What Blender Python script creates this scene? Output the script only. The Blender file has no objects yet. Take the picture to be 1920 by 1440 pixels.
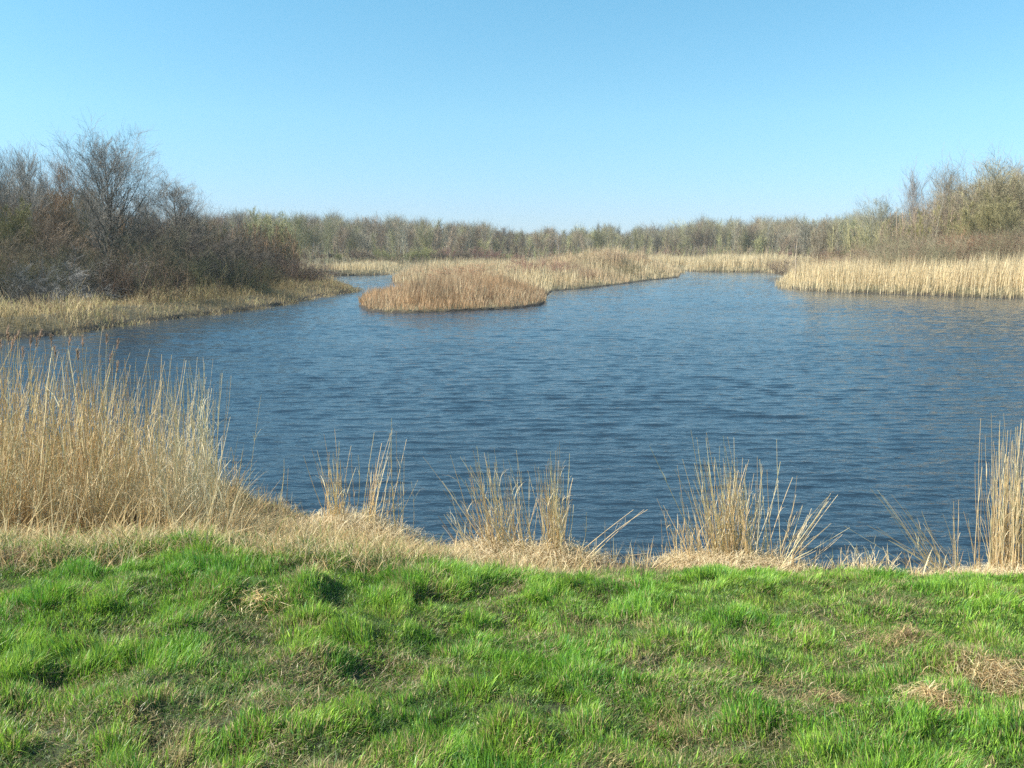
import bpy, math
import numpy as np
R = math.radians
S = bpy.context.scene
COL = S.collection
rng = np.random.default_rng(7)

# ------------------------------------------------------------------ camera
F = 1550.0; PITCH = math.atan(250 / F); EYE = 2.9
cd = bpy.data.cameras.new("camera"); cam = bpy.data.objects.new("camera", cd); COL.objects.link(cam)
cam.location = (0, 0, EYE); cam.rotation_euler = (R(90) - PITCH, 0, 0)
cd.sensor_width = 36; cd.lens = 36 * F / 1920; cd.clip_start = 0.05; cd.clip_end = 5000
S.camera = cam

# ------------------------------------------------------------------ sky, sun, exposure
SUN_AZ = R(-100)      # measured from +Y (view direction) towards +X; negative = left
SUN_EL = R(42)
w = bpy.data.worlds.new("World"); S.world = w; w.use_nodes = True
nt = w.node_tree; bg = nt.nodes["Background"]
sky = nt.nodes.new("ShaderNodeTexSky"); sky.sky_type = 'NISHITA'; sky.sun_disc = False
sky.sun_elevation = SUN_EL; sky.sun_rotation = SUN_AZ
sky.air_density = 1.0; sky.dust_density = 0.4; sky.ozone_density = 1.6
hs = nt.nodes.new("ShaderNodeHueSaturation"); hs.inputs['Saturation'].default_value = 1.0
hs.inputs['Hue'].default_value = 0.5
nt.links.new(sky.outputs[0], hs.inputs['Color'])
# clear-air tint by elevation: keeps the horizon pale blue and not yellow
tcw = nt.nodes.new("ShaderNodeTexCoord"); sep = nt.nodes.new("ShaderNodeSeparateXYZ"); rmp = nt.nodes.new("ShaderNodeValToRGB")
nt.links.new(tcw.outputs['Generated'], sep.inputs[0]); nt.links.new(sep.outputs['Z'], rmp.inputs[0])
els = rmp.color_ramp.elements; els[0].position = 0.0; els[0].color = (.50, .68, 1.04, 1); els[1].position = .5; els[1].color = (.66, 1.17, 1.15, 1)
for p_, c_ in ((.05, (.57, .76, 1.05, 1)), (.15, (.69, 1.0, 1.03, 1)), (.27, (.68, 1.12, 1.11, 1))):
    e_ = els.new(p_); e_.color = c_
mw = nt.nodes.new("ShaderNodeMixRGB"); mw.blend_type = 'MULTIPLY'; mw.inputs[0].default_value = 1
nt.links.new(hs.outputs[0], mw.inputs[1]); nt.links.new(rmp.outputs[0], mw.inputs[2]); nt.links.new(mw.outputs[0], bg.inputs['Color'])
bg.inputs['Strength'].default_value = 0.0755
sl = bpy.data.lights.new("sun", 'SUN'); sl.energy = 5.0; sl.angle = R(0.6); sl.color = (1, .95, .86)
so = bpy.data.objects.new("sun", sl); COL.objects.link(so)
from mathutils import Vector, Matrix
sd_ = Vector((math.sin(SUN_AZ) * math.cos(SUN_EL), math.cos(SUN_AZ) * math.cos(SUN_EL), math.sin(SUN_EL)))
so.rotation_euler = sd_.to_track_quat('Z', 'Y').to_euler(); so.location = (-30, 5, 40)
S.view_settings.view_transform = 'Standard'; S.view_settings.look = 'None'
S.view_settings.exposure = 1.22; S.view_settings.gamma = 1
S.cycles.use_denoising = False
S.cycles.max_bounces = 6; S.cycles.diffuse_bounces = 3; S.cycles.glossy_bounces = 3
S.cycles.transparent_max_bounces = 8; S.cycles.transmission_bounces = 4

# ------------------------------------------------------------------ projection helpers
def ray(px, py):
    u = (px - 960) / F; v = (720 - py) / F
    c, s = math.cos(PITCH), math.sin(PITCH)
    return np.array([u, c + v * s, -s + v * c])
def pt(px, py, z=0.0):
    d = ray(px, py); t = (z - EYE) / d[2]; return np.array([d[0] * t, d[1] * t])
def z_at(py, Y):
    d = ray(960, py); return EYE + d[2] * Y / d[1]
def x_at(px, Y, z=0.0):   # x of pixel column px for a point at depth Y, height z
    c, s = math.cos(PITCH), math.sin(PITCH)
    return (px - 960) / F * (Y * c + (EYE - z) * s)

# ------------------------------------------------------------------ noise
def _hash(i, j, seed):
    h = (i * 374761393 + j * 668265263 + seed * 1442695041) & 0xffffffff
    h = ((h ^ (h >> 13)) * 1274126177) & 0xffffffff
    return ((h ^ (h >> 16)) & 0xffff) / 65535.0
def vnoise(x, y, seed=0):
    x = np.asarray(x, float); y = np.asarray(y, float)
    i = np.floor(x).astype(np.int64); j = np.floor(y).astype(np.int64)
    fx = x - i; fy = y - j; fx = fx * fx * (3 - 2 * fx); fy = fy * fy * (3 - 2 * fy)
    a = _hash(i, j, seed); b = _hash(i + 1, j, seed); c = _hash(i, j + 1, seed); d = _hash(i + 1, j + 1, seed)
    return (a * (1 - fx) + b * fx) * (1 - fy) + (c * (1 - fx) + d * fx) * fy
def fbm(x, y, seed=0, oct=4):
    s = 0; a = .5; t = 0
    for k in range(oct):
        s = s + a * vnoise(x * 2 ** k + 13.7 * k, y * 2 ** k - 7.1 * k, seed + k); t += a; a *= .5
    return s / t
def sst(a, b, x):
    t = np.clip((x - a) / (b - a), 0, 1); return t * t * (3 - 2 * t)

# ------------------------------------------------------------------ shorelines (world metres, traced on the water plane)
def trace(l): return [tuple(pt(a, b)) for a, b in l]
NEAR = [(500, 952), (600, 985), (700, 1012), (780, 1040), (860, 1050), (960, 1056), (1080, 1062), (1180, 1068), (1320, 1076),
        (1460, 1082), (1560, 1092), (1680, 1096), (1800, 1102), (1920, 1108)]
near_w = trace(NEAR)
pond = near_w + [(6.5, 6.9), (9.5, 7.3), (14, 9), (26, 20), (36, 35), (38, 46)] \
    + trace([(2080, 565), (1920, 560), (1800, 556), (1700, 552), (1600, 549), (1530, 546), (1480, 541), (1463, 537), (1475, 531)]) \
    + [(40, 84), (60, 100)] + trace([(1640, 514), (1480, 514.5), (1440, 510.5), (1330, 509.5), (1283, 508)]) \
    + [(30, 134), (0, 140), (-18, 138)] + trace([(780, 505), (738, 511), (728, 515), (690, 516.5), (640, 517), (560, 519)]) \
    + [(-34, 86), (-26, 76)] + trace([(640, 532), (655, 535), (663, 541), (660, 548), (600, 556), (520, 574), (400, 590), (320, 599),
        (250, 607), (120, 628), (0, 636), (-120, 645)]) \
    + [(-24, 20), (-18, 14.5), (-12, 11.8), (-8, 10.8), (-5.2, 10.3), (-3.6, 9.9)]
pond = np.array(pond)
isl = np.array(trace([(671, 571), (690, 583), (720, 586), (770, 587), (850, 584), (960, 579), (1010, 573), (1024, 566), (1022, 556),
    (1035, 546), (1110, 540), (1160, 534), (1215, 526), (1272, 520.5), (1275, 516)]) + [(24, 118), (12, 122), (-8, 118)] +
    trace([(800, 512), (750, 517), (734, 524), (738, 532), (790, 538), (800, 546), (740, 556), (690, 562)]))

def sdist(P, poly):   # >0 inside the polygon
    x = P[:, 0]; y = P[:, 1]; best = np.full(len(P), 1e9); ins = np.zeros(len(P), bool)
    n = len(poly)
    for k in range(n):
        ax, ay = poly[k]; bx, by = poly[(k + 1) % n]
        ex, ey = bx - ax, by - ay; L = ex * ex + ey * ey + 1e-12
        t = np.clip(((x - ax) * ex + (y - ay) * ey) / L, 0, 1)
        d = np.hypot(x - ax - t * ex, y - ay - t * ey); best = np.minimum(best, d)
        c = ((ay > y) != (by > y)) & (x < ex * (y - ay) / (ey if abs(ey) > 1e-9 else 1e-9) + ax)
        ins ^= c
    return np.where(ins, best, -best)
def land(P):          # >0 on land, metres from the nearest shore
    P = np.atleast_2d(P)[:, :2]
    o = -sdist(P, pond); i = sdist(P, isl)
    return np.maximum(o, i)
def ground_z(P):
    P = np.atleast_2d(P); x, y = P[:, 0], P[:, 1]; sd = land(P)
    wob = (fbm(x * .5, y * .5, 3) - .5) * .5 * np.clip(y / 20, .3, 1)
    sdw = sd + wob * .6
    # near bank
    sl_ = .07 + .05 * sst(-2.2, .8, x); f = 1.3 - sl_ * y - np.maximum(y - 5.2, 0) * (.25 - sl_ * .3); f = np.maximum(f, .12)
    f = f + (fbm(x * 1.1, y * 1.1, 11, 3) - .5) * .13 * sst(6.5, 4.5, y) + (fbm(x * 3.2, y * 3.6, 19, 3) - .5) * .17 * sst(7.5, 6, y)
    near = np.minimum(f, .05 + .40 * sdw)
    far = np.clip(.28 * sdw + .1, -9, .55) + np.clip((sdw - 4) * .03, 0, .8) + (fbm(x * .15, y * .15, 5) - .5) * .35 * sst(0, 4, sdw)
    far = np.where(isl_in(P), np.clip(.1 * sdw + .08, -9, .3) + .18 * (fbm(x * .3, y * .3, 6) - .5) * sst(0, 3, sdw), far)
    # mound on the island
    far = far + 1.9 * np.exp(-(((x - 12) / 8) ** 2 + ((y - 97) / 9) ** 2)) * sst(0, 7, sdw)
    far = far + np.where(isl_in(P), 0, .7 * sst(6, 20, sd) * (x < 0) * (y < 80))
    k = sst(10.5, 16, y)
    z = near * (1 - k) + far * k
    bed = np.clip(sdw * .45, -1.2, 0) - .03
    return np.where(sdw > 0, np.maximum(z, -.02), bed)
_ic = {}
def isl_in(P): return sdist(np.atleast_2d(P)[:, :2], isl) > 0

# ------------------------------------------------------------------ mesh helpers
def mesh_obj(name, V, Fq, mat, parent=None, col=None, smooth=False):
    V = np.asarray(V, np.float32); Fq = np.asarray(Fq, np.int32); k = Fq.shape[1]
    m = bpy.data.meshes.new(name)
    m.vertices.add(len(V)); m.vertices.foreach_set("co", V.ravel())
    m.loops.add(Fq.size); m.loops.foreach_set("vertex_index", Fq.ravel())
    m.polygons.add(len(Fq)); m.polygons.foreach_set("loop_start", np.arange(0, Fq.size, k, dtype=np.int32))
    try: m.polygons.foreach_set("loop_total", np.full(len(Fq), k, np.int32))
    except Exception: pass
    m.polygons.foreach_set("use_smooth", np.full(len(Fq), smooth, bool))
    if col is not None:
        a = m.color_attributes.new("tint", 'FLOAT_COLOR', 'POINT')
        c = np.ones((len(V), 4), np.float32); c[:, :3] = col; a.data.foreach_set("color", c.ravel())
    m.update(calc_edges=True)
    if mat: m.materials.append(mat)
    o = bpy.data.objects.new(name, m); COL.objects.link(o)
    if parent is not None: o.parent = parent
    return o
def ribbons(path, width, side, col=None):
    """path N,S,3  width N,S  side N,3 -> quads"""
    N, K, _ = path.shape
    off = side[:, None, :] * (width[:, :, None] * .5)
    V = np.stack([path - off, path + off], 2).reshape(-1, 3)
    b = (np.arange(N) * K * 2)[:, None] + (np.arange(K - 1) * 2)[None, :]
    Fq = np.stack([b, b + 1, b + 3, b + 2], -1).reshape(-1, 4)
    C = None if col is None else np.repeat(col, K * 2, axis=0) if col.ndim == 2 else np.repeat(col.reshape(-1, 3), 2, axis=0)
    return V, Fq, C
def tubes(path, rad, col=None, sides=3):
    N, K, _ = path.shape
    T = np.gradient(path, axis=1); T /= np.linalg.norm(T, axis=2, keepdims=True) + 1e-9
    up = np.array([.31, .17, .93]); A = np.cross(T, up); A /= np.linalg.norm(A, axis=2, keepdims=True) + 1e-9
    B = np.cross(T, A)
    th = np.arange(sides) * 2 * math.pi / sides
    V = path[:, :, None, :] + rad[:, :, None, None] * (A[:, :, None, :] * np.cos(th)[:, None] + B[:, :, None, :] * np.sin(th)[:, None])
    V = V.reshape(-1, 3)
    b = (np.arange(N) * K * sides)[:, None, None] + (np.arange(K - 1) * sides)[None, :, None]
    s = np.arange(sides)[None, None, :]; s2 = (s + 1) % sides
    Fq = np.stack([b + s, b + s2, b + s2 + sides, b + s + sides], -1).reshape(-1, 4)
    C = None if col is None else np.repeat(col, K * sides, axis=0)
    return V, Fq, C
def join(parts):
    Vs, Fs, Cs, o = [], [], [], 0
    for V, Fq, C in parts:
        Vs.append(V); Fs.append(Fq + o); o += len(V)
        Cs.append(C if C is not None else np.ones((len(V), 3)))
    return np.concatenate(Vs), np.concatenate(Fs), np.concatenate(Cs)
def stalk_paths(P, L, lean, curve, K, r=rng, wig=0.0):
    """P N,3 base; L length; lean N,2 horizontal offset at the tip as fraction of L; curve exponent"""
    t = np.linspace(0, 1, K)[None, :, None]
    h = np.sqrt(np.clip(1 - (lean ** 2).sum(1), .05, 1))
    d = np.concatenate([lean[:, None, :] * t ** curve, h[:, None, None] * np.ones((1, K, 1)) * t], 2) if np.isscalar(curve) else \
        np.concatenate([lean[:, None, :] * t ** curve[:, None, None], h[:, None, None] * t], 2)
    p = P[:, None, :] + d * L[:, None, None]
    if wig: p[:, :, :2] += (r.random((len(P), K, 2)) - .5) * wig * L[:, None, None] * t
    return p
def rside(n, r=rng):
    a = r.random(n) * 2 * math.pi; return np.stack([np.cos(a), np.sin(a), np.zeros(n)], 1)
def blades(P, L, W, lean, col, K=4, curve=1.7, droop=0.0, r=rng, wig=0.0):
    p = stalk_paths(P, L, lean, curve, K, r, wig)
    t = np.linspace(0, 1, K)
    if droop: p[:, :, 2] -= (L * droop)[:, None] * (t ** 3)[None, :]
    wd = W[:, None] * (1 - t ** 2.2 * .92)[None, :]
    return ribbons(p, wd, rside(len(P), r), col)
def tag(o, label=None, cat=None, group=None, kind=None):
    if label: o['label'] = label
    if cat: o['category'] = cat
    if group: o['group'] = group
    if kind: o['kind'] = kind
    return o
def empty(name, loc):
    o = bpy.data.objects.new(name, None); COL.objects.link(o); o.location = loc; o.empty_display_size = .3; return o

# ------------------------------------------------------------------ materials
def plant_mat(name, transl=.35, rough=.55, spec=.25, use_obj=False, mul=(1, 1, 1)):
    m = bpy.data.materials.new(name); m.use_nodes = True; n = m.node_tree.nodes; l = m.node_tree.links; n.clear()
    out = n.new("ShaderNodeOutputMaterial")
    if use_obj: c = n.new("ShaderNodeObjectInfo").outputs['Color']
    else: c = n.new("ShaderNodeAttribute"); c.attribute_name = "tint"; c = c.outputs['Color']
    mx = n.new("ShaderNodeMixRGB"); mx.blend_type = 'MULTIPLY'; mx.inputs[0].default_value = 1
    l.new(c, mx.inputs[1])
    if use_obj:
        at = n.new("ShaderNodeAttribute"); at.attribute_name = "tint"; l.new(at.outputs['Color'], mx.inputs[2])
    else:
        no = n.new("ShaderNodeTexNoise"); no.inputs['Scale'].default_value = 9
        g = n.new("ShaderNodeMapRange"); l.new(no.outputs[0], g.inputs[0]); g.inputs[3].default_value = .8; g.inputs[4].default_value = 1.2
        l.new(g.outputs[0], mx.inputs[2])
    b = n.new("ShaderNodeBsdfPrincipled"); b.inputs['Roughness'].default_value = rough
    b.inputs['Specular IOR Level'].default_value = spec
    l.new(mx.outputs[0], b.inputs['Base Color'])
    if transl > 0:
        t = n.new("ShaderNodeBsdfTranslucent"); l.new(mx.outputs[0], t.inputs['Color'])
        s = n.new("ShaderNodeMixShader"); s.inputs[0].default_value = transl
        l.new(b.outputs[0], s.inputs[1]); l.new(t.outputs[0], s.inputs[2]); l.new(s.outputs[0], out.inputs[0])
    else: l.new(b.outputs[0], out.inputs[0])
    return m
M_GRASS = plant_mat("grass_blades", .34, .45, .35)
M_REED = plant_mat("dry_reed", .40, .6, .2)
M_TWIG = plant_mat("twigs", 0, .8, .15, use_obj=True)
M_BARK = plant_mat("bark", 0, .85, .1, use_obj=True)

def ground_mat():
    m = bpy.data.materials.new("ground_soil"); m.use_nodes = True; n = m.node_tree.nodes; l = m.node_tree.links
    b = n["Principled BSDF"]; b.inputs['Roughness'].default_value = .95
    at = n.new("ShaderNodeAttribute"); at.attribute_name = "tint"
    no = n.new("ShaderNodeTexNoise"); no.inputs['Scale'].default_value = 14; no.inputs['Detail'].default_value = 8
    g = n.new("ShaderNodeMapRange"); l.new(no.outputs[0], g.inputs[0]); g.inputs[1].default_value = .3; g.inputs[2].default_value = .7
    g.inputs[3].default_value = .55; g.inputs[4].default_value = 1.4
    mx = n.new("ShaderNodeMixRGB"); mx.blend_type = 'MULTIPLY'; mx.inputs[0].default_value = 1
    tc = n.new("ShaderNodeNewGeometry"); l.new(tc.outputs['Position'], no.inputs['Vector'])
    l.new(at.outputs[0], mx.inputs[1]); l.new(g.outputs[0], mx.inputs[2]); l.new(mx.outputs[0], b.inputs['Base Color'])
    bu = n.new("ShaderNodeBump"); bu.inputs['Strength'].default_value = .6; bu.inputs['Distance'].default_value = .03
    l.new(no.outputs[0], bu.inputs['Height']); l.new(bu.outputs[0], b.inputs['Normal'])
    return m
def water_mat():
    m = bpy.data.materials.new("pond_water"); m.use_nodes = True; n = m.node_tree.nodes; l = m.node_tree.links
    b = n["Principled BSDF"]; b.inputs['Base Color'].default_value = (.015, .028, .041, 1)
    b.inputs['Roughness'].default_value = .08; b.inputs['IOR'].default_value = 1.38
    g = n.new("ShaderNodeNewGeometry")
    def layer(sx, sy, rot, scale, det, rough=.5, dist=0.0):
        mp = n.new("ShaderNodeMapping"); l.new(g.outputs['Position'], mp.inputs['Vector'])
        mp.inputs['Scale'].default_value = (sx, sy, 1); mp.inputs['Rotation'].default_value = (0, 0, R(rot))
        no = n.new("ShaderNodeTexNoise"); l.new(mp.outputs[0], no.inputs['Vector'])
        no.inputs['Scale'].default_value = scale; no.inputs['Detail'].default_value = det; no.inputs['Roughness'].default_value = rough
        no.inputs['Distortion'].default_value = dist
        return no.outputs[0]
    def mul(a, k):
        q = n.new("ShaderNodeMath"); q.operation = 'MULTIPLY'; l.new(a, q.inputs[0])
        if isinstance(k, (int, float)): q.inputs[1].default_value = k
        else: l.new(k, q.inputs[1])
        return q.outputs[0]
    def add(a, c):
        q = n.new("ShaderNodeMath"); q.operation = 'ADD'; l.new(a, q.inputs[0]); l.new(c, q.inputs[1]); return q.outputs[0]
    big = layer(.9, 3.0, 4, .8, 2, .5, .3)        # ~0.4 m wavelets, crests across the view
    mid = layer(1.4, 4.0, -9, 2.0, 3, .55, .4)
    fine = layer(2, 5, 12, 5.0, 2, .5)
    gust = layer(.05, .16, 10, 1.0, 2)
    gm = n.new("ShaderNodeMapRange"); l.new(gust, gm.inputs[0]); gm.inputs[1].default_value = .3; gm.inputs[2].default_value = .7
    gm.inputs[3].default_value = .65; gm.inputs[4].default_value = 1.2
    h = mul(add(add(mul(big, .016), mul(mid, .022)), mul(fine, .009)), gm.outputs[0])
    bu = n.new("ShaderNodeBump"); bu.inputs['Strength'].default_value = 1; bu.inputs['Distance'].default_value = 1.0
    l.new(h, bu.inputs['Height']); l.new(bu.outputs[0], b.inputs['Normal'])
    return m

# ------------------------------------------------------------------ ground sheet + water
def build_ground():
    ys = np.concatenate([np.linspace(-30, -2, 15), np.linspace(-1, 12, 131)[0:], np.linspace(12.4, 60, 120), np.linspace(61, 160, 100),
                         np.geomspace(163, 2500, 40)])
    q = np.sinh(np.linspace(-5.3, 5.3, 361)); xs = q / q[-1] * 2000
    xs = np.sort(np.concatenate([xs, np.linspace(-8, 8, 121), np.linspace(-40, 40, 161) + .013]))
    X, Y = np.meshgrid(xs, ys); P = np.stack([X.ravel(), Y.ravel()], 1)
    z = ground_z(P); nx, ny = len(xs), len(ys)
    i = (np.arange(ny - 1)[:, None] * nx + np.arange(nx - 1)[None, :])
    Fq = np.stack([i, i + 1, i + 1 + nx, i + nx], -1).reshape(-1, 4)
    V = np.column_stack([P, z]); sd = land(P)
    n1 = fbm(P[:, 0] * .8, P[:, 1] * .8, 21)[:, None]
    soil = np.array([.035, .034, .014]); straw = np.array([.26, .20, .11]); turf = np.array([.05, .065, .022])
    mud = np.array([.03, .023, .015])
    c = np.where((P[:, 1] < 9)[:, None], soil * (1 - n1) + turf * n1, np.where((P[:, 0] < -6)[:, None] & (P[:, 1] < 100)[:, None], straw * .3 * n1 + soil, straw * .6 * n1 + soil * (1 - n1) + turf * .3))
    dry = sst(4.6, 5.4, P[:, 1] + (P[:, 0] > 0) * -.2)[:, None] * (P[:, 1] < 12)[:, None]
    c = c * (1 - dry) + dry * (straw * .55 + soil * .3)
    k = sst(.5, .0, sd)[:, None]; c = c * (1 - k) + mud * k
    o = mesh_obj("ground", V, Fq, ground_mat(), col=c, smooth=True); tag(o, kind='structure')
    o['label'] = 'grassy bank and land around the pond'
    # wind ripples as real relief: a sum of short wave trains, crests mostly across the view
    r = np.random.default_rng(3)
    ys = [6.3]
    while ys[-1] < 152: ys.append(ys[-1] + .022 + .0028 * (ys[-1] - 6.3) + (.02 if ys[-1] > 60 else 0))
    ys = np.array(ys); us = np.linspace(-1.0, 1.0, 640); X = us[None] * (ys[:, None] * .82 + 4); Y = np.repeat(ys[:, None], len(us), 1)
    Z = np.zeros_like(X)
    env = .55 + .9 * fbm(X * .11, Y * .2, 17, 3)
    for k in range(64):
        lam = .09 * (.7 / .09) ** r.random(); th = R(90 + 5) + r.standard_normal() * .22; kk = 2 * math.pi / lam
        amp = .0027 * lam ** .95 * (1.2 if lam < .45 else .65); ph = r.random() * 6.28
        m = .35 + 1.3 * vnoise(X * .5 / lam ** .5 + k * 7, Y * .8 / lam ** .5 + k, 300 + k)
        Z += amp * m * np.sin(kk * (X * math.cos(th) + Y * math.sin(th)) + ph + 1.5 * vnoise(X * .9, Y * .9, 500 + k))
    Z *= env
    nx, ny = len(us), len(ys); i = (np.arange(ny - 1)[:, None] * nx + np.arange(nx - 1)[None, :])
    Fq = np.stack([i, i + 1, i + 1 + nx, i + nx], -1).reshape(-1, 4)
    o = mesh_obj("water", np.stack([X, Y, Z], -1).reshape(-1, 3), Fq, water_mat(), smooth=True); tag(o, 'rippled blue pond water', kind='structure')
build_ground()

# ------------------------------------------------------------------ foreground turf
def mixc(a, b, t): return a * (1 - t) + b * t
def build_grass():
    r = np.random.default_rng(5)
    N = 1350000
    y = 1.7 + (r.random(N) ** .85) * 5.4
    x = (r.random(N) * 2 - 1) * (y * .66 + 2.3)
    # green edge of the turf: where the dry bank begins
    pxx = x / y * 1530 + 960
    edge = np.interp(pxx, [0, 200, 400, 560, 700, 1200, 1900], [5.7, 5.6, 5.5, 5.35, 5.45, 6.15, 6.3])
    edge = edge + (fbm(x * 2.2, y * 2.2, 31) - .5) * .9
    keep = (y < edge) | (r.random(N) < .08 * (y < edge + .6))
    big = fbm(x * 1.3, y * 1.6, 41, 4); clump = fbm(x * 6, y * 6, 42, 3); bare = fbm(x * 3.1 + 5, y * 4.2, 47, 4)
    dens = np.clip(.45 + 1.6 * (clump - .25), .6, 1) * np.where(bare < .36, .4, 1)
    keep &= r.random(N) < dens
    x, y, big, clump, bare = x[keep], y[keep], big[keep], clump[keep], bare[keep]; n = len(x)
    z = ground_z(np.stack([x, y], 1))
    tall = sst(.40, .66, clump) * .75 + sst(.4, .7, big) * .4
    L = (.028 + .072 * tall ** 1.3) * (.55 + .9 * r.random(n))
    strawP = sst(.58, .40, big) * .26 + sst(.46, .30, bare) * .48 + .12
    # dead patches to the right, and near the dry edge
    pxx = x / y * 1530 + 960
    strawP = strawP + .30 * np.exp(-(((pxx - 1880) / 130) ** 2 + ((y - 3.9) / .35) ** 2)) + .22 * sst(.8, 0, (edge[keep] - y)) * (pxx < 620)
    isS = r.random(n) < np.clip(strawP, 0, .8)
    g1 = np.array([.14, .32, .03]); g2 = np.array([.31, .46, .06]); g3 = np.array([.09, .24, .07]); st = np.array([.46, .37, .19]); st2 = np.array([.30, .25, .10])
    t = r.random((n, 1)); h = vnoise(x * 2.7, y * 2.7, 61)[:, None]
    c = mixc(g1, g2, np.clip(t * .7 + (h - .4), 0, 1)); c = mixc(c, g3, (r.random((n, 1)) < .22) * .8)
    c = np.where(isS[:, None], mixc(st, st2, t), c) * (.6 + .8 * r.random((n, 1)))
    a = vnoise(x * 2.5, y * 2.5, 77) * 14; am = .2 + .7 * r.random(n)
    dirx = np.cos(a) * .5 + (r.random(n) - .5) * 1.2 + .15; diry = np.sin(a) * .5 + (r.random(n) - .5) * 1.2
    lean = np.stack([dirx, diry], 1) * am[:, None]; lean[isS] *= 1.5
    q = np.linalg.norm(lean, axis=1, keepdims=True); lean = lean / np.maximum(q / .93, 1)
    W = .0022 + .0028 * r.random(n); W = W * (.8 + .07 * y) * np.where(r.random(n) < .03, 2.3, 1)
    P = np.column_stack([x, y, z - .004])
    A = blades(P, L * np.where(isS, .9, 1), W, lean, c, K=4, curve=1.6, droop=.15, r=r)
    m = 440000; y = 1.7 + (r.random(m) ** .85) * 4.9; x = (r.random(m) * 2 - 1) * (y * .66 + 2.3)
    z = ground_z(np.stack([x, y], 1)); mo = fbm(x * 2.2, y * 2.8, 81, 3)[:, None]
    pal = np.array([[.40, .31, .15], [.20, .17, .07], [.12, .24, .04], [.52, .42, .24], [.10, .20, .04]]); c2 = pal[r.integers(0, 5, m)]
    c2 = mixc(c2, np.array([.10, .19, .03]), sst(.38, .6, mo)) * (.45 + .6 * r.random((m, 1)))
    a = r.random(m) * 6.283; ln = np.column_stack([np.cos(a), np.sin(a)]) * (.7 + .28 * r.random(m))[:, None]
    T = blades(np.column_stack([x, y, z + .002 + .012 * r.random(m)]), .025 + .05 * r.random(m), (.0016 + .002 * r.random(m)) * (.8 + .07 * y), ln, c2, K=4, curve=1.0, droop=.15, r=r, wig=.25)
    A = join([A, T])
    o = mesh_obj("grass", *A[:2], M_GRASS, col=A[2])
    tag(o, 'fresh green spring grass mixed with dead straw covering the near bank', 'grass', kind='stuff')
build_grass()

STRAW = [np.array(c) for c in ([.74, .56, .29], [.66, .47, .23], [.80, .67, .41], [.50, .33, .15], [.64, .55, .29])]
def strawcol(n, r, k=1.0, pal=STRAW):
    i = r.integers(0, len(pal), n); c = np.array(pal)[i]; return c * (.72 + .5 * r.random((n, 1))) * k

def build_dry_grass():
    r = np.random.default_rng(15); parts = []
    N = 145000
    y = 4.7 + r.random(N) * 5.6; x = (r.random(N) * 2 - 1) * (y * .68 + 2.3)
    pxx = x / y * 1530 + 960; sd = land(np.stack([x, y], 1))
    start = np.interp(pxx, [0, 300, 520, 700, 850, 1100, 1200, 1500, 1600, 1760, 1900], [5.0, 5.1, 5.15, 5.2, 5.5, 5.75, 6.4, 6.1, 6.6, 6.3, 5.9])
    start = start - .35 + (fbm(x * 2.4, y * 2.4, 33) - .5) * .9
    dn = np.interp(pxx, [700, 820, 930, 1080, 1130, 1250, 1320, 1470, 1530, 1760, 1850], [1, .6, .95, .8, .06, .12, .9, .6, .05, .08, .9])
    keep = (y > start) & (sd > .02) & (r.random(N) < dn * np.clip((y - start) * 2.5 + .3, 0, 1))
    x, y, sd, pxx = x[keep], y[keep], sd[keep], pxx[keep]; n = len(x); z = ground_z(np.stack([x, y], 1))
    cl = fbm(x * 4, y * 4, 36, 3)
    L = (.05 + .20 * cl ** 1.3) * (.4 + 1.2 * r.random(n)) * np.interp(pxx, [500, 800, 1100, 1200], [1.25, 1, .85, .6])
    lean = (r.random((n, 2)) - .5) * 1.5; q = np.linalg.norm(lean, axis=1, keepdims=True); lean = lean / np.maximum(q / .9, 1)
    c = strawcol(n, r, .85) * (.55 + .8 * r.random((n, 1))); gr = r.random(n) < .07 + .2 * (y < 5.5); c[gr] = np.array([.16, .25, .05])
    A = blades(np.column_stack([x, y, z - .005]), L, .003 + .003 * r.random(n), lean, c, K=4, curve=1.5, droop=.25, r=r, wig=.06)
    o = mesh_obj("dry_grass", *A[:2], M_REED, col=A[2])
    tag(o, 'matted straw coloured dead grass along the top of the near shore', 'dead grass', kind='stuff')
build_dry_grass()

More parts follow.
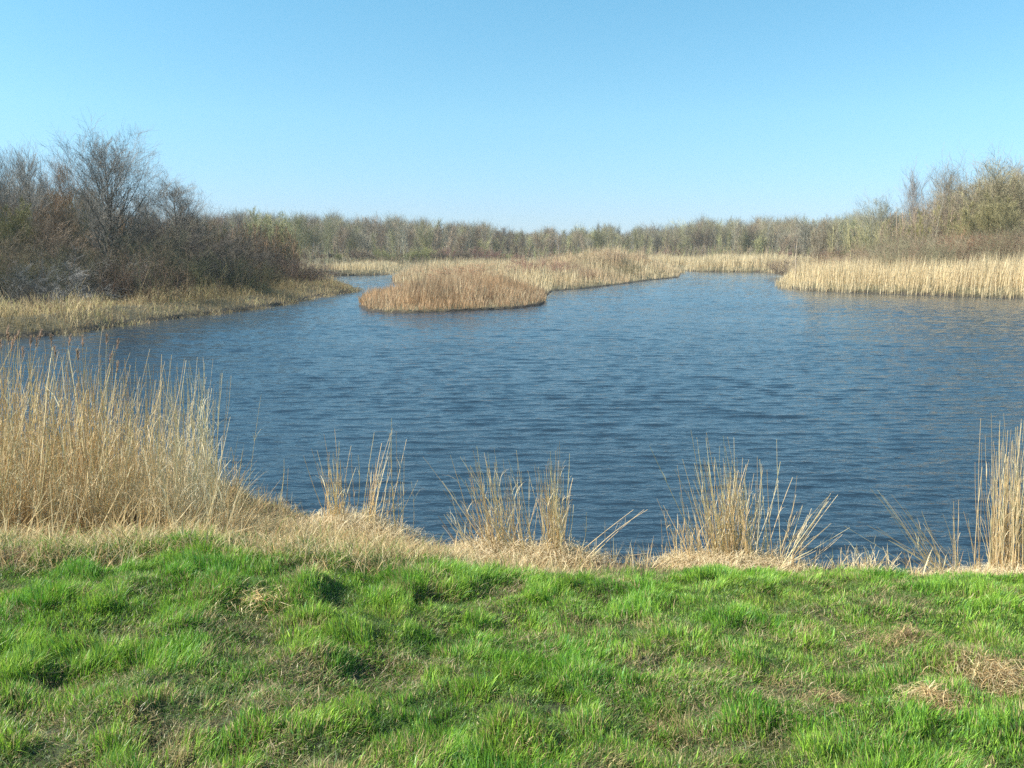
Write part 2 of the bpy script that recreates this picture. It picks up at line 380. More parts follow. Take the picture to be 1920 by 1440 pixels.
# ------------------------------------------------------------------ foreground reeds
def plume_parts(tips, dirs, r, size=.16):
    ps = []
    for p, d in zip(tips, dirs):
        n = 34; t = r.random(n)
        b = p[None] - d[None] * (t * size)[:, None]
        L = size * (.16 + .30 * (np.sin(np.clip(t, .05, 1) * 2.6)))
        ln = np.column_stack([(r.random(n) - .5) * 1.0 + .25, (r.random(n) - .5) * 1.0]); 
        q = np.linalg.norm(ln, axis=1, keepdims=True); ln = ln / np.maximum(q / .9, 1)
        c = np.array([.36, .25, .18]) * (.7 + .6 * r.random((n, 1)))
        ps.append(blades(b, L, np.full(n, .006), ln, c, K=3, curve=1.2, r=r))
    return join(ps)
def build_reed_bed():
    r = np.random.default_rng(25); parts = []
    N = 3300
    y = 6.6 + r.random(N) * 3.3; px = -260 + r.random(N) * 655
    x = (px - 960) / 1530 * y
    sd = land(np.stack([x, y], 1)); keep = (sd > -.25)
    # thinner to the right edge
    keep &= r.random(N) < np.interp(px, [0, 200, 300, 395], [1, .85, .62, .55])
    x, y, px = x[keep], y[keep], px[keep]; n = len(x); z = ground_z(np.stack([x, y], 1))
    hmax = np.interp(px, [-200, 0, 150, 250, 400], [1.62, 1.6, 1.55, 1.38, 1.45])
    L = hmax * (.30 + .80 * r.random(n) ** 1.9) * (.85 + .4 * fbm(x * 2, y * 2, 8))
    lean = np.column_stack([np.interp(px, [250, 395], [.12, .0]) + np.interp(px, [250, 395], [.15, .08]) * r.standard_normal(n), .12 * r.standard_normal(n)])
    cu = .55 + .8 * r.random(n)
    P = np.column_stack([x, y, z])
    p = stalk_paths(P, L, lean, cu, 7, r, .012)
    t = np.linspace(0, 1, 7)
    c = strawcol(n, r, .95)
    orange = np.clip(fbm(x * 1.3, y * .6, 90) * 2 - .75, 0, 1)[:, None] * sst(330, 150, px)[:, None]
    c = mixc(c, np.array([.82, .76, .56]), .3 + .3 * sst(150, 380, px)[:, None])
    c = mixc(c, np.array([.55, .33, .12]) * (.7 + .5 * r.random((n, 1))), orange * .75)
    parts.append(tubes(p, (.0030 + .0020 * r.random(n))[:, None] * (1 - .55 * t)[None, :], c))
    # leaves off the stalks
    for rep in range(3):
        k = r.integers(1, 5, n); b = p[np.arange(n), k]
        ll = .16 + .28 * r.random(n); ln = r.standard_normal((n, 2)) * .45; q = np.linalg.norm(ln, axis=1, keepdims=True); ln = ln / np.maximum(q / .9, 1)
        parts.append(blades(b, ll, np.full(n, .0055), ln, c * (.8 + .3 * r.random((n, 1))), K=4, curve=1.3, droop=.35, r=r))
    # broken / leaning stalks and low litter at the feet
    m = 2600; yy = 6.3 + r.random(m) * 3.2; pp = -260 + r.random(m) * 700; xx = (pp - 960) / 1530 * yy
    ok = land(np.stack([xx, yy], 1)) > 0; xx, yy = xx[ok], yy[ok]; m = len(xx); zz = ground_z(np.stack([xx, yy], 1))
    ln = np.column_stack([.3 + .5 * r.standard_normal(m), .35 * r.standard_normal(m)]); q = np.linalg.norm(ln, axis=1, keepdims=True); ln = ln / np.maximum(q / .93, 1)
    parts.append(blades(np.column_stack([xx, yy, zz]), .25 + .5 * r.random(m), .005 + .004 * r.random(m), ln, strawcol(m, r, .85), K=5, curve=1.0, droop=.1, r=r, wig=.05))
    V, Fq, C = join(parts)
    o = mesh_obj("reed_bed", V, Fq, M_REED, col=C)
    tag(o, 'tall dense bed of dry tan reeds at the water on the left', 'reeds', kind='stuff')
    tp = np.argsort(-(z_tip := p[:, -1, 2]) + .25 * r.random(n))[:60]
    tp = tp[np.argsort(r.random(len(tp)))][:40]
    d = p[tp, -1] - p[tp, -2]; d /= np.linalg.norm(d, axis=1, keepdims=True)
    V, Fq, C = plume_parts(p[tp, -1], d, r, .10)
    o2 = mesh_obj("plumes", V, Fq, M_REED, parent=o, col=C)
    o2['label'] = 'brownish seed plumes on the tallest reeds'
build_reed_bed()

def px_point(px, py, Y):
    """world point seen at pixel (px,py) at depth Y"""
    d = ray(px, py); return np.array([d[0] / d[1] * Y, Y, EYE + d[2] / d[1] * Y])
def clump(name, label, base_px, Y, tips, n, spread, group='reed clumps along the near shore', cat='reeds', seed=0, mat_r=0, mat_n=0, jit=.12, lmin=.5, leaves=1.0, litter_h=.16):
    """tips = list of (px,py,weight): where the stalk tips point; n random stalks share them"""
    r = np.random.default_rng(seed + 400)
    n = int(n * 1.4) if n > 12 else n; litter_h *= .9; spread *= 1.3; mat_r *= 1.25; mat_n = int(mat_n * 1.4); jit *= .8
    bx = x_at(base_px, Y, .2); bz = float(ground_z(np.array([[bx, Y]]))[0]); bz = max(bz, 0)
    root = empty(name, (bx, Y, bz)); tag(root, label, cat, group)
    o0 = np.array([bx, Y, bz])
    T = np.array([px_point(a, b, Y) for a, b, _ in tips]) - o0; wt = np.array([t[2] for t in tips], float); wt /= wt.sum()
    k = np.concatenate([np.arange(len(tips)), r.choice(len(tips), max(0, n - len(tips)), p=wt)])[:max(n, len(tips))]
    n = len(k); tip = T[k].copy(); f = np.ones(n); f[len(tips):] = lmin + (1.04 - lmin) * r.random(n - len(tips)) ** .8
    tip[:, 0] += r.standard_normal(n) * jit * np.linalg.norm(T[k], axis=1) * .7; tip[:, 1] += r.standard_normal(n) * jit * 1.6
    B = np.column_stack([r.standard_normal(n) * spread, r.standard_normal(n) * .09, np.zeros(n)])
    tip = tip * f[:, None] + B
    t = np.linspace(0, 1, 8)[None, :, None]
    mid = (B + tip) / 2 + np.column_stack([r.standard_normal(n) * .03, r.standard_normal(n) * .03, .04 * np.linalg.norm(tip[:, :2], axis=1)])
    p = B[:, None] * (1 - t) ** 2 + 2 * mid[:, None] * t * (1 - t) + tip[:, None] * t ** 2
    # feet follow the ground
    gz = ground_z(np.column_stack([B[:, 0] + bx, B[:, 1] + Y])) - bz; p[:, :, 2] += np.minimum(gz, .3)[:, None] * (1 - t[0, :, 0])[None] - .01
    c = mixc(strawcol(n, r, 1.1), np.array([.80, .74, .55]), .35)
    parts = [tubes(p, (.0028 + .0019 * r.random(n))[:, None] * (1 - .55 * t[0, :, 0])[None], c)]
    m = int(n * 2 * leaves)
    kk = r.integers(0, n, m); s = r.integers(1, 6, m); b = p[kk, s]
    ln = (p[kk, -1] - p[kk, 0])[:, :2] * .5 + r.standard_normal((m, 2)) * .3; q = np.linalg.norm(ln, axis=1, keepdims=True); ln = ln / np.maximum(q / .9, 1)
    parts.append(blades(b, .08 + .2 * r.random(m), np.full(m, .005), ln, c[kk], K=4, curve=1.3, droop=.3, r=r))
    V, Fq, C = join(parts); mesh_obj("stems", V, Fq, M_REED, parent=root, col=C)
    if mat_n:
        a = r.random(mat_n) * 6.283; q = np.sqrt(r.random(mat_n)) * mat_r
        x = np.cos(a) * q; y = np.sin(a) * q * .75
        g = ground_z(np.column_stack([x + bx, y + Y])) - bz
        dome = np.clip(1 - (q / mat_r) ** 2, 0, 1) * litter_h * (.3 + .7 * r.random(mat_n)) * (.5 + fbm(x * 7, y * 7, seed + 3))
        a2 = r.random(mat_n) * 6.283; ll = .06 + .16 * r.random(mat_n)
        ln = np.column_stack([np.cos(a2), np.sin(a2)]) * (.55 + .38 * r.random(mat_n))[:, None]
        A = blades(np.column_stack([x, y, np.maximum(g, -.1) + dome * .85]), ll, .004 + .004 * r.random(mat_n), ln, strawcol(mat_n, r, 1.0), K=4, curve=1.0, droop=.5, r=r, wig=.1)
        A = (A[0], A[1], mixc(A[2], np.array([.66, .58, .42]), .55))
        mesh_obj("straw_base", *A[:2], M_REED, parent=root, col=A[2])
    return root
NC = 'reed_clump'
clump(NC, 'sparse clump of thin dry reed stems nearest the big left reed bed', 640, 7.9, [(595, 842, 1), (612, 850, 1), (625, 805, 1), (628, 860, 2), (650, 835, .7), (680, 870, .5)], 34, .05, seed=1, mat_r=.42, mat_n=1100, jit=.05, litter_h=.28)
clump(NC, 'open reed clump with stems crossing to the right above a straw heap', 692, 7.8, [(745, 800, 1), (728, 812, 1), (715, 860, 1), (680, 865, 1), (765, 900, .6), (700, 930, 2), (770, 1010, 1)], 34, .06, seed=2, mat_r=.48, mat_n=1300, jit=.06, litter_h=.30)
clump(NC, 'few upright thin reed stems standing at the dip in the shore', 752, 7.7, [(738, 785, 1), (747, 810, 1), (752, 850, 1), (760, 960, 1)], 9, .03, seed=3, mat_r=.3, mat_n=420, jit=.03)
clump(NC, 'wide reed clump leaning left, with two long stray stems', 948, 7.35, [(820, 858, .3), (850, 868, .3), (905, 850, 2), (918, 845, 2), (930, 880, 2), (950, 865, 1), (880, 930, 2), (900, 960, 2), (975, 930, 1), (872, 985, .6)], 86, .11, seed=4, mat_r=.48, mat_n=2200, jit=.06, litter_h=.22)
clump(NC, 'narrow bundled reed clump fanning open at its top', 1042, 7.3, [(1010, 870, 1.5), (1022, 862, 2), (1036, 840, .6), (1050, 870, 2), (1060, 845, .8), (1068, 900, 1), (995, 960, .4), (1090, 1020, .5)], 62, .035, seed=5, mat_r=.36, mat_n=1300, jit=.05, litter_h=.2)
clump(NC, 'lone reed stem lying far out over the water', 1092, 7.2, [(1215, 950, 1), (1130, 1010, .5), (1108, 960, .5), (1180, 1035, .5)], 8, .05, seed=6, mat_r=.25, mat_n=150, jit=.03)
clump(NC, 'small short reed clump leaning left beside the tallest middle clump', 1300, 7.15, [(1240, 940, .4), (1275, 960, 2), (1290, 970, 2), (1300, 980, 2), (1250, 1010, .6)], 34, .07, seed=7, mat_r=.3, mat_n=700, jit=.06)
clump(NC, 'dense upright pale reed clump, the biggest in the middle right', 1372, 7.1, [(1255, 840, .2), (1320, 860, 2), (1330, 810, .5), (1345, 860, 3), (1358, 815, .6), (1372, 858, 2), (1400, 860, 1.5), (1395, 880, 2), (1425, 890, .4), (1330, 930, 2)], 120, .09, seed=8, mat_r=.5, mat_n=2600, jit=.055, litter_h=.26)
clump(NC, 'one very tall straight reed with bent stems fanning right', 1452, 7.05, [(1429, 812, .5), (1498, 888, 1), (1552, 922, 1), (1550, 925, 1), (1545, 965, .8), (1500, 940, .8), (1590, 990, .5), (1540, 1010, .7), (1452, 990, 2), (1490, 1040, 1)], 34, .04, seed=9, mat_r=.38, mat_n=900, jit=.045)
clump(NC, 'short broken reed stubble bending over at the water edge', 1628, 6.95, [(1600, 1030, 2), (1620, 1022, 1), (1640, 1040, 2), (1580, 1050, 1), (1680, 1030, .4), (1450, 1060, .3), (1560, 1075, .5)], 46, .09, seed=10, mat_r=.3, mat_n=260, jit=.08, leaves=1.6)
clump(NC, 'splayed reed stems leaning far left over open water', 1800, 6.95, [(1665, 912, 1), (1650, 920, 1), (1592, 972, 1), (1700, 960, 1), (1690, 940, .6), (1795, 936, .8), (1745, 960, .8), (1680, 1030, .4), (1730, 1020, .7)], 26, .06, seed=11, mat_r=.45, mat_n=1200, jit=.04)
clump(NC, 'tall thick reed clump cut by the right edge of the picture', 1895, 6.9, [(1910, 770, 2), (1895, 800, 2), (1880, 820, 2), (1905, 790, 2), (1868, 870, .6), (1850, 900, .4), (1925, 800, 2), (1860, 960, .7), (1915, 860, 3)], 130, .09, seed=12, mat_r=.6, mat_n=2800, jit=.045, litter_h=.2)
clump('plumed_reed', 'single slender reed with a brown plume standing right of the reed bed', 460, 8.9, [(488, 738, 1), (440, 830, .3), (425, 860, .3)], 3, .02, group='lone reed stalks', seed=13, jit=.0)
clump('reed_stalk', 'pair of thin bare reed stalks in the water left of the sparse clump', 528, 8.7, [(540, 860, 1), (533, 880, 1)], 3, .03, group='lone reed stalks', seed=14, jit=.01, leaves=.3)
# low stubble all along the waterline
def build_stubble():
    r = np.random.default_rng(35); N = 2600
    px = 430 + r.random(N) * 1700; ny = np.array(NEAR); k = np.interp(px, ny[:, 0], [p[1] for p in near_w])
    y = k - .02 - r.random(N) ** 2 * .7 + .1 * r.random(N); x = (px - 960) / 1530 * y
    dn = fbm(px / 45, px * 0, 71, 2); keep = r.random(N) < np.clip(dn * 3 - 1.0, .1, 1); x, y = x[keep], y[keep]; n = len(x)
    z = np.maximum(ground_z(np.stack([x, y], 1)), -.05)
    ln = r.standard_normal((n, 2)) * .3; q = np.linalg.norm(ln, axis=1, keepdims=True); ln = ln / np.maximum(q / .9, 1)
    A = blades(np.column_stack([x, y, z]), .08 + .26 * r.random(n) ** 2, np.full(n, .006), ln, strawcol(n, r, .9), K=4, curve=1.3, droop=.1, r=r)
    tag(mesh_obj("reed_stubble", *A[:2], M_REED, col=A[2]), 'short dry reed stubble fringing the near waterline', 'reeds', kind='stuff')
build_stubble()

def tussock(name, label, px, py, z0, rad, n, L, seed, pal=STRAW, k=1., dome=.12, group='dead grass heaps on the near bank', cat='dead grass', flat=.6, w=.004):
    r = np.random.default_rng(seed + 900)
    p0 = pt(px, py, z0); gz = float(ground_z(p0[None])[0]); rad *= 1.2
    a = r.random(n) * 6.283; q = np.minimum(np.abs(r.standard_normal(n) * .6), 1.1) * rad * (.75 + .5 * vnoise(np.cos(a) * 1.7 + seed, np.sin(a) * 1.7, seed))
    x = np.cos(a) * q; y = np.sin(a) * q * flat
    g = ground_z(np.column_stack([x + p0[0], y + p0[1]])) - gz
    d = np.clip(1 - (q / rad) ** 2, 0, 1) * dome * .7 * (.2 + .8 * r.random(n))
    a2 = r.random(n) * 6.283
    ln = np.column_stack([np.cos(a2), np.sin(a2)]) * (.72 + .24 * r.random(n))[:, None]
    A = blades(np.column_stack([x, y, g + d]), L * (.3 + .9 * r.random(n)), w * (.45 + .5 * r.random(n)), ln, strawcol(n, r, k * 1.25, pal) * (.5 + .8 * r.random((n, 1))), K=5, curve=1.0, droop=.65, r=r, wig=.22)
    o = mesh_obj(name, *A[:2], M_REED, col=A[2]); o.location = (p0[0], p0[1], gz)
    tag(o, label, cat, group); return o
BR = [np.array(c) for c in ([.30, .21, .11], [.22, .15, .08], [.42, .32, .18], [.16, .11, .06])]
tussock('straw_heap', 'dark brown heap of broken reeds at the foot of the left reed bed', 262, 975, .55, .34, 1500, .2, 1, BR, .75, .34, w=.005)
tussock('straw_heap', 'pale flattened reed mat between the reed bed and the water', 430, 985, .45, .62, 3000, .3, 2, STRAW, .95, .2, w=.005)
tussock('straw_heap', 'pale straw tuft with a few white stems in the left green turf', 480, 1135, .95, .2, 260, .17, 3, STRAW, 1.05, .03, w=.0045)
tussock('straw_heap', 'rounded heap of dead grass in the turf right of centre back', 1705, 1150, 1.0, .24, 1500, .1, 4, BR + STRAW[:2], .8, .1, w=.0035)
tussock('straw_heap', 'large tan dead grass heap at the right edge of the turf', 1890, 1215, 1.05, .30, 2000, .13, 5, STRAW + BR[:2], .8, .12)
tussock('straw_heap', 'peaked yellowish dead tussock between the two right heaps', 1745, 1240, 1.1, .13, 800, .12, 6, STRAW + BR[:1], .8, .12)
tussock('straw_heap', 'flat greyish dead grass heap at the far left of the turf', 40, 1045, .98, .36, 1400, .14, 7, BR + STRAW[:1], .8, .09)
tussock('straw_heap', 'orange brown dead patch behind the middle of the turf', 765, 1095, .98, .17, 500, .09, 8, BR, 1.2, .03, w=.003)
tussock('straw_heap', 'small brown dead patch in the front left corner of the turf', 120, 1420, 1.15, .13, 340, .09, 9, BR + STRAW[:1], .95, .02, w=.003)
tussock('straw_heap', 'brown dead tuft right of centre among green grass', 1240, 1280, 1.1, .14, 420, .08, 10, BR + STRAW[:1], .85, .03, w=.003)
tussock('straw_heap', 'brown dead tuft left of the peaked tussock', 1560, 1235, 1.1, .16, 600, .09, 11, BR + STRAW[:2], .8, .05, w=.003)

# ------------------------------------------------------------------ far reed beds and bank grass
def scatter_poly(poly, n, r):
    poly = np.array(poly); lo, hi = poly.min(0), poly.max(0); out = []
    tot = 0
    while tot < n:
        P = lo + r.random((n * 2, 2)) * (hi - lo); P = P[sdist(P, poly) > 0]; out.append(P); tot += len(P)
    return np.concatenate(out)[:n]
def far_reeds(name, label, poly, n, L, W, pal, seed, edge=-.3, k=1.0, leanx=.04, sdmax=99, var=.35, taper=1.5, patch=None, cat='reeds', mask=None, droop=0.0, spread=.10, nza=0.9, base=.55):
    r = np.random.default_rng(seed); P = scatter_poly(poly, n, r); sd = land(P)
    ok = (sd > edge - .75 * np.clip(fbm(P[:, 0] * 1.3, P[:, 1] * 1.3, seed + 4) - .42, 0, 1) * 2) & (sd < sdmax * (.7 + .6 * r.random(n))); ok &= (isl_in(P) == mask) if mask is not None else True; P, sd = P[ok], sd[ok]; n = len(P)
    z = np.maximum(ground_z(P), -.05)
    nz = fbm(P[:, 0] * .35, P[:, 1] * .35, seed); nz = nz + nza * (fbm(P[:, 0] * .8, P[:, 1] * .5, seed + 2) - .5)
    Ln = L * (1 - var + var * 1.6 * r.random(n)) * np.clip(.62 + .75 * nz, .12, 2) * (base + (1 - base) * sst(-.2, taper, sd))
    c = strawcol(n, r, k, pal)
    if patch is not None:
        f = sst(.45, .62, fbm(P[:, 0] * .25, P[:, 1] * .25, seed + 9))[:, None]; c = mixc(c, np.array(patch) * (.7 + .6 * r.random((n, 1))), f * .85) * (.55 + .9 * fbm(P[:, 0] * .9, P[:, 1] * .7, seed + 21))[:, None]
    ln = r.standard_normal((n, 2)) * spread; ln[:, 0] += leanx
    q = np.linalg.norm(ln, axis=1, keepdims=True); ln = ln / np.maximum(q / .9, 1)
    parts = [blades(np.column_stack([P, z]), Ln, W * (.7 + .6 * r.random(n)), ln, c, K=4, curve=1.5, droop=droop, r=r)]
    # leaves and lower litter give body
    m = n; b = np.column_stack([P, z + Ln * r.random(n) * .6])
    l2 = r.standard_normal((m, 2)) * .4; q = np.linalg.norm(l2, axis=1, keepdims=True); l2 = l2 / np.maximum(q / .9, 1)
    parts.append(blades(b, Ln * .35, np.full(m, W * .8), l2, c * .9, K=3, curve=1.2, droop=.2, r=r))
    V, Fq, C = join(parts); o = mesh_obj(name, V, Fq, M_REED, col=C); tag(o, label, cat, kind='stuff'); return o
GOLD = [np.array(c) for c in ([.60, .48, .28], [.68, .57, .37], [.54, .43, .25], [.64, .52, .31], [.42, .32, .19])]
RUST = [np.array(c) for c in ([.48, .32, .18], [.38, .24, .14], [.53, .40, .24], [.60, .48, .30], [.28, .18, .11])]
TAWNY = [np.array(c) for c in ([.44, .34, .18], [.56, .45, .25], [.36, .26, .14], [.28, .20, .11], [.44, .39, .17], [.18, .13, .08])]
OLIVE = [np.array(c) for c in ([.30, .26, .10], [.40, .32, .14], [.22, .20, .08], [.45, .33, .14], [.20, .14, .07])]
far_reeds('reed_bed', 'bright golden reed belt along the right bank', [(19, 47), (60, 44), (75, 75), (40, 80), (20, 72)], 60000, 1.8, .024, GOLD, 51, sdmax=9, k=1.15, base=.5, spread=.12)
far_reeds('reed_bed', 'rusty brown reeds on the front tip of the island', [(-14, 36), (4, 38), (4, 50), (-2, 62), (-16, 62), (-12, 44)], 36000, 1.02, .022, RUST, 52, k=1.02, taper=4.5, base=.5, spread=.2, mask=True, nza=1.6, patch=(.44, .29, .16), var=.5)
far_reeds('reed_bed', 'golden reeds on the long rear part of the island', [(-18, 58), (2, 54), (30, 80), (30, 124), (-18, 124)], 42000, 1.25, .04, GOLD, 53, k=1.0, base=.4, spread=.14, mask=True, patch=(.52, .38, .23), taper=3, nza=2.0)
far_reeds('reed_bed', 'thin strip of pale reeds across the channel at the far left', [(-32, 84), (-14, 84), (-12, 118), (-10, 132), (-36, 130)], 12000, .9, .05, GOLD, 54, sdmax=7, mask=False)
far_reeds('reed_bed', 'low golden reeds on the far shore right of the island', [(20, 110), (48, 96), (60, 125), (40, 150), (15, 150)], 20000, 1.6, .05, GOLD, 55, sdmax=12, mask=False, k=1.05)
far_reeds('bank_grass', 'yellowish rough grass along the shaded left bank', [(-30, 14), (-9, 25), (-10, 50), (-9, 62), (-16, 64), (-36, 50)], 80000, .8, .014, TAWNY, 56, sdmax=4.2, k=1.2, patch=(.26, .20, .10), cat='grass', mask=False, droop=.45, spread=.38, var=.6, taper=2.0, nza=3.0)
far_reeds('meadow_grass', 'pale dead grass on the ground beyond the pond', [(-70, 130), (95, 130), (120, 300), (-90, 300)], 16000, .7, .09, GOLD, 57, sdmax=90, k=.5, cat='grass')

# ------------------------------------------------------------------ bare trees and shrubs
def kids(P, Rd, n, t0, t1, ang, Lf, up, r, K=4, wig=.08, r_f=.55, Lmin=0.0, taper=.25, tshape=None):
    """branches off each parent path. returns paths, radii"""
    N, KP, _ = P.shape
    par = np.repeat(np.arange(N), n); m = len(par)
    t = t0 + (t1 - t0) * ((np.tile(np.arange(n), N) + r.random(m)) / n)
    f = t * (KP - 1); i = np.clip(f.astype(int), 0, KP - 2); u = (f - i)[:, None]
    base = P[par, i] * (1 - u) + P[par, i + 1] * u
    T = P[par, i + 1] - P[par, i]; T /= np.linalg.norm(T, axis=1, keepdims=True) + 1e-9
    rp = Rd[par, i] * (1 - u[:, 0]) + Rd[par, i + 1] * u[:, 0]
    plen = np.linalg.norm(np.diff(P, axis=1), axis=2).sum(1)[par]
    v = r.standard_normal((m, 3)); v -= (v * T).sum(1, keepdims=True) * T; v /= np.linalg.norm(v, axis=1, keepdims=True) + 1e-9
    a = ang * (.65 + .7 * r.random(m))
    D = T * np.cos(a)[:, None] + v * np.sin(a)[:, None]
    L = plen * Lf * (.6 + .7 * r.random(m))
    if tshape is not None: L = L * tshape(t)
    L = np.maximum(L, Lmin)
    path = np.zeros((m, K, 3)); path[:, 0] = base; d = D
    for k in range(1, K):
        d = d + np.array([0, 0, up]) / K + r.standard_normal((m, 3)) * wig; d /= np.linalg.norm(d, axis=1, keepdims=True)
        path[:, k] = path[:, k - 1] + d * (L / (K - 1))[:, None]
    r0 = rp * r_f; rad = r0[:, None] * (1 - (1 - taper) * np.linspace(0, 1, K))[None]
    return path, rad
def trunk_paths(n, H, fan, r, K=7, wig=.04, r0=.1, lean=.03, hv=.25, base=.15, up=.35):
    path = np.zeros((n, K, 3)); a = r.random(n) * 6.283
    path[:, 0] = np.column_stack([np.cos(a) * base * (n > 1), np.sin(a) * base * (n > 1), -np.full(n, .15)])
    f = fan * (.3 + .9 * r.random(n)); d = np.column_stack([np.cos(a) * np.sin(f), np.sin(a) * np.sin(f), np.cos(f)])
    Hh = H * (1 - hv * r.random(n)); Hh[0] = H
    for k in range(1, K):
        d = d + np.array([0, 0, up]) / K + r.standard_normal((n, 3)) * wig; d /= np.linalg.norm(d, axis=1, keepdims=True)
        path[:, k] = path[:, k - 1] + d * (Hh / (K - 1))[:, None]
    rad = (r0 * Hh / H)[:, None] * (1 - .86 * np.linspace(0, 1, K) ** .9)[None]
    return path, rad
def make_tree_meshes(seed, H, stems=1, fan=.1, r0=.13, spec=None, tw=.006, up0=.35, t0=.25, wig=.04, minr=.006, sidesT=6):
    r = np.random.default_rng(seed)
    P0, R0 = trunk_paths(stems, H, fan, r, r0=r0, up=up0, wig=wig)
    lv = [(P0, R0)]
    for (n, a0, a1, ang, Lf, up, ts) in spec:
        p, q = kids(*lv[-1], n, a0, a1, ang, Lf, up, r, K=4 if len(lv) > 1 else 5, tshape=ts)
        q = np.maximum(q, minr * (1 if len(lv) < len(spec) else .75)); lv.append((p, q))
    tr = [tubes(P0, np.maximum(R0, minr), np.ones((len(P0), 3)), sidesT), tubes(lv[1][0], lv[1][1], np.ones((len(lv[1][0]), 3)), 4)]
    cr = []
    for p, q in lv[2:]:
        c = np.repeat((.75 + .5 * r.random((len(p), 1))), 3, 1); cr.append(tubes(p, q, c, 3))
    V, Fq, C = join(tr); V2, F2, C2 = join(cr)
    allz = np.concatenate([V[:, 2], V2[:, 2]]); top = np.percentile(allz, 99.9)
    rad = np.percentile(np.hypot(V2[:, 0], V2[:, 1]), 97)
    return (V, Fq, C), (V2, F2, C2), top, rad
dome = lambda t: np.clip(1.25 * np.sqrt(np.clip(1 - ((t - .35) / .68) ** 2, .03, 1)), .2, 2)
cone = lambda t: np.clip(1.3 * (1.12 - t), .2, 2)
flat = lambda t: np.ones_like(t)
brush = lambda t: .75 + .35 * np.sin(np.clip(t, 0, 1) * 3)
PROTO = {}
def proto(key, *a, **k):
    A, B, top, rad = make_tree_meshes(*a, **k)
    ms = []
    for nm, (V, Fq, C), mt in (('trunk', A, M_BARK), ('crown', B, M_TWIG)):
        o = mesh_obj(nm, V, Fq, mt, col=C); ms.append(o.data); bpy.data.objects.remove(o)
    PROTO[key] = (ms[0], ms[1], top, rad)
# (n, t0, t1, angle, length factor, upward pull, length profile)
for s in range(2):
    proto('spread%d' % s, 100 + s, 9, 1, .04, .16, [(28, .2, .98, .85, .46, .45, dome), (9, .2, 1, .65, .42, .3, flat), (7, .15, 1, .65, .5, .15, flat), (4, .1, 1, .6, .65, .1, flat)], minr=.0075, wig=.012)
for s in range(2):
    proto('hero%d' % s, 180 + s, 9, 1, .02, .17, [(50, .15, .98, .80, .37, .55, dome), (9, .2, 1, .65, .42, .35, flat), (6, .15, 1, .65, .5, .2, flat), (5, .1, 1, .6, .65, .1, flat)], minr=.0052, wig=.008)
for s in range(3):
    proto('upright%d' % s, 110 + s, 10, 1, .04, .10, [(22, .25, .98, .5, .28, .9, dome), (7, .15, 1, .5, .55, .6, flat), (5, .15, 1, .5, .65, .4, flat), (3, .2, 1, .5, .7, .3, flat)], minr=.007)
for s in range(2):
    proto('multi%d' % s, 120 + s, 9, 6, .38, .09, [(12, .25, .98, .55, .30, .6, cone), (6, .15, 1, .55, .5, .4, flat), (5, .15, 1, .6, .6, .3, flat), (4, .1, 1, .6, .7, .2, flat)], minr=.007)
for s in range(3):
    proto('bush%d' % s, 130 + s, 4, 16, .95, .035, [(9, .1, .98, .7, .38, .3, flat), (6, .1, 1, .7, .5, .2, flat), (5, .1, 1, .7, .55, .1, flat)], minr=.006, up0=.25, wig=.10, sidesT=3)
for s in range(2):
    proto('arch%d' % s, 140 + s, 4, 34, 1.0, .025, [(7, .15, .98, .6, .36, -.1, flat), (6, .1, 1, .7, .5, -.2, flat), (4, .1, 1, .6, .6, -.2, flat)], minr=.006, up0=-.9, wig=.10, sidesT=3)
for s in range(3):   # cheaper, thicker-twigged models for the far wood
    proto('farup%d' % s, 150 + s, 10, 1, .04, .12, [(26, .10, .9, .5, .27, .9, brush), (7, .15, 1, .6, .5, .5, flat), (5, .1, 1, .6, .6, .3, flat)], minr=.016, sidesT=4)
for s in range(2):
    proto('farmulti%d' % s, 160 + s, 9, 6, .35, .11, [(13, .08, .9, .5, .32, .6, brush), (6, .15, 1, .6, .5, .4, flat), (5, .15, 1, .6, .6, .3, flat)], minr=.016, sidesT=4)
for s in range(2):
    proto('farbush%d' % s, 170 + s, 4, 14, .8, .04, [(8, .1, .98, .6, .4, .3, flat), (6, .1, 1, .7, .5, .2, flat), (4, .1, 1, .7, .6, .1, flat)], minr=.014, up0=.3, sidesT=3)

TR = np.random.default_rng(99)
def plant(kind, px, Y, top_py, label, col, bark=None, cat='tree', group=None, wide=1.0, name=None, rot=None):
    x = x_at(px, Y, 1.0); bz = float(ground_z(np.array([[x, Y]]))[0])
    if bz < 0: bz = 0
    H = z_at(top_py, Y) - bz
    tm, cm, ph, pr = PROTO[kind]; s = H / ph
    nm = name or ('shrub' if cat == 'shrub' else 'bare_tree')
    root = empty(nm, (x, Y, bz)); root.rotation_euler = (0, 0, TR.random() * 6.28 if rot is None else rot)
    root.scale = (s * wide, s * wide, s)
    tag(root, label, cat, group)
    for n_, m_, c_ in (('trunk' if cat != 'shrub' else 'stems', tm, bark or col), ('crown' if cat != 'shrub' else 'twigs', cm, col)):
        o = bpy.data.objects.new(n_, m_); COL.objects.link(o); o.parent = root
        o.color = (*c_, 1)
    return root
GREY = (.20, .185, .16); DARK = (.085, .068, .05); BROWN = (.17, .12, .075); ORNG = (.22, .145, .085); OLV = (.17, .16, .07); PALE = (.32, .29, .17)
PURP = (.12, .075, .065); GREEN = (.24, .26, .10)
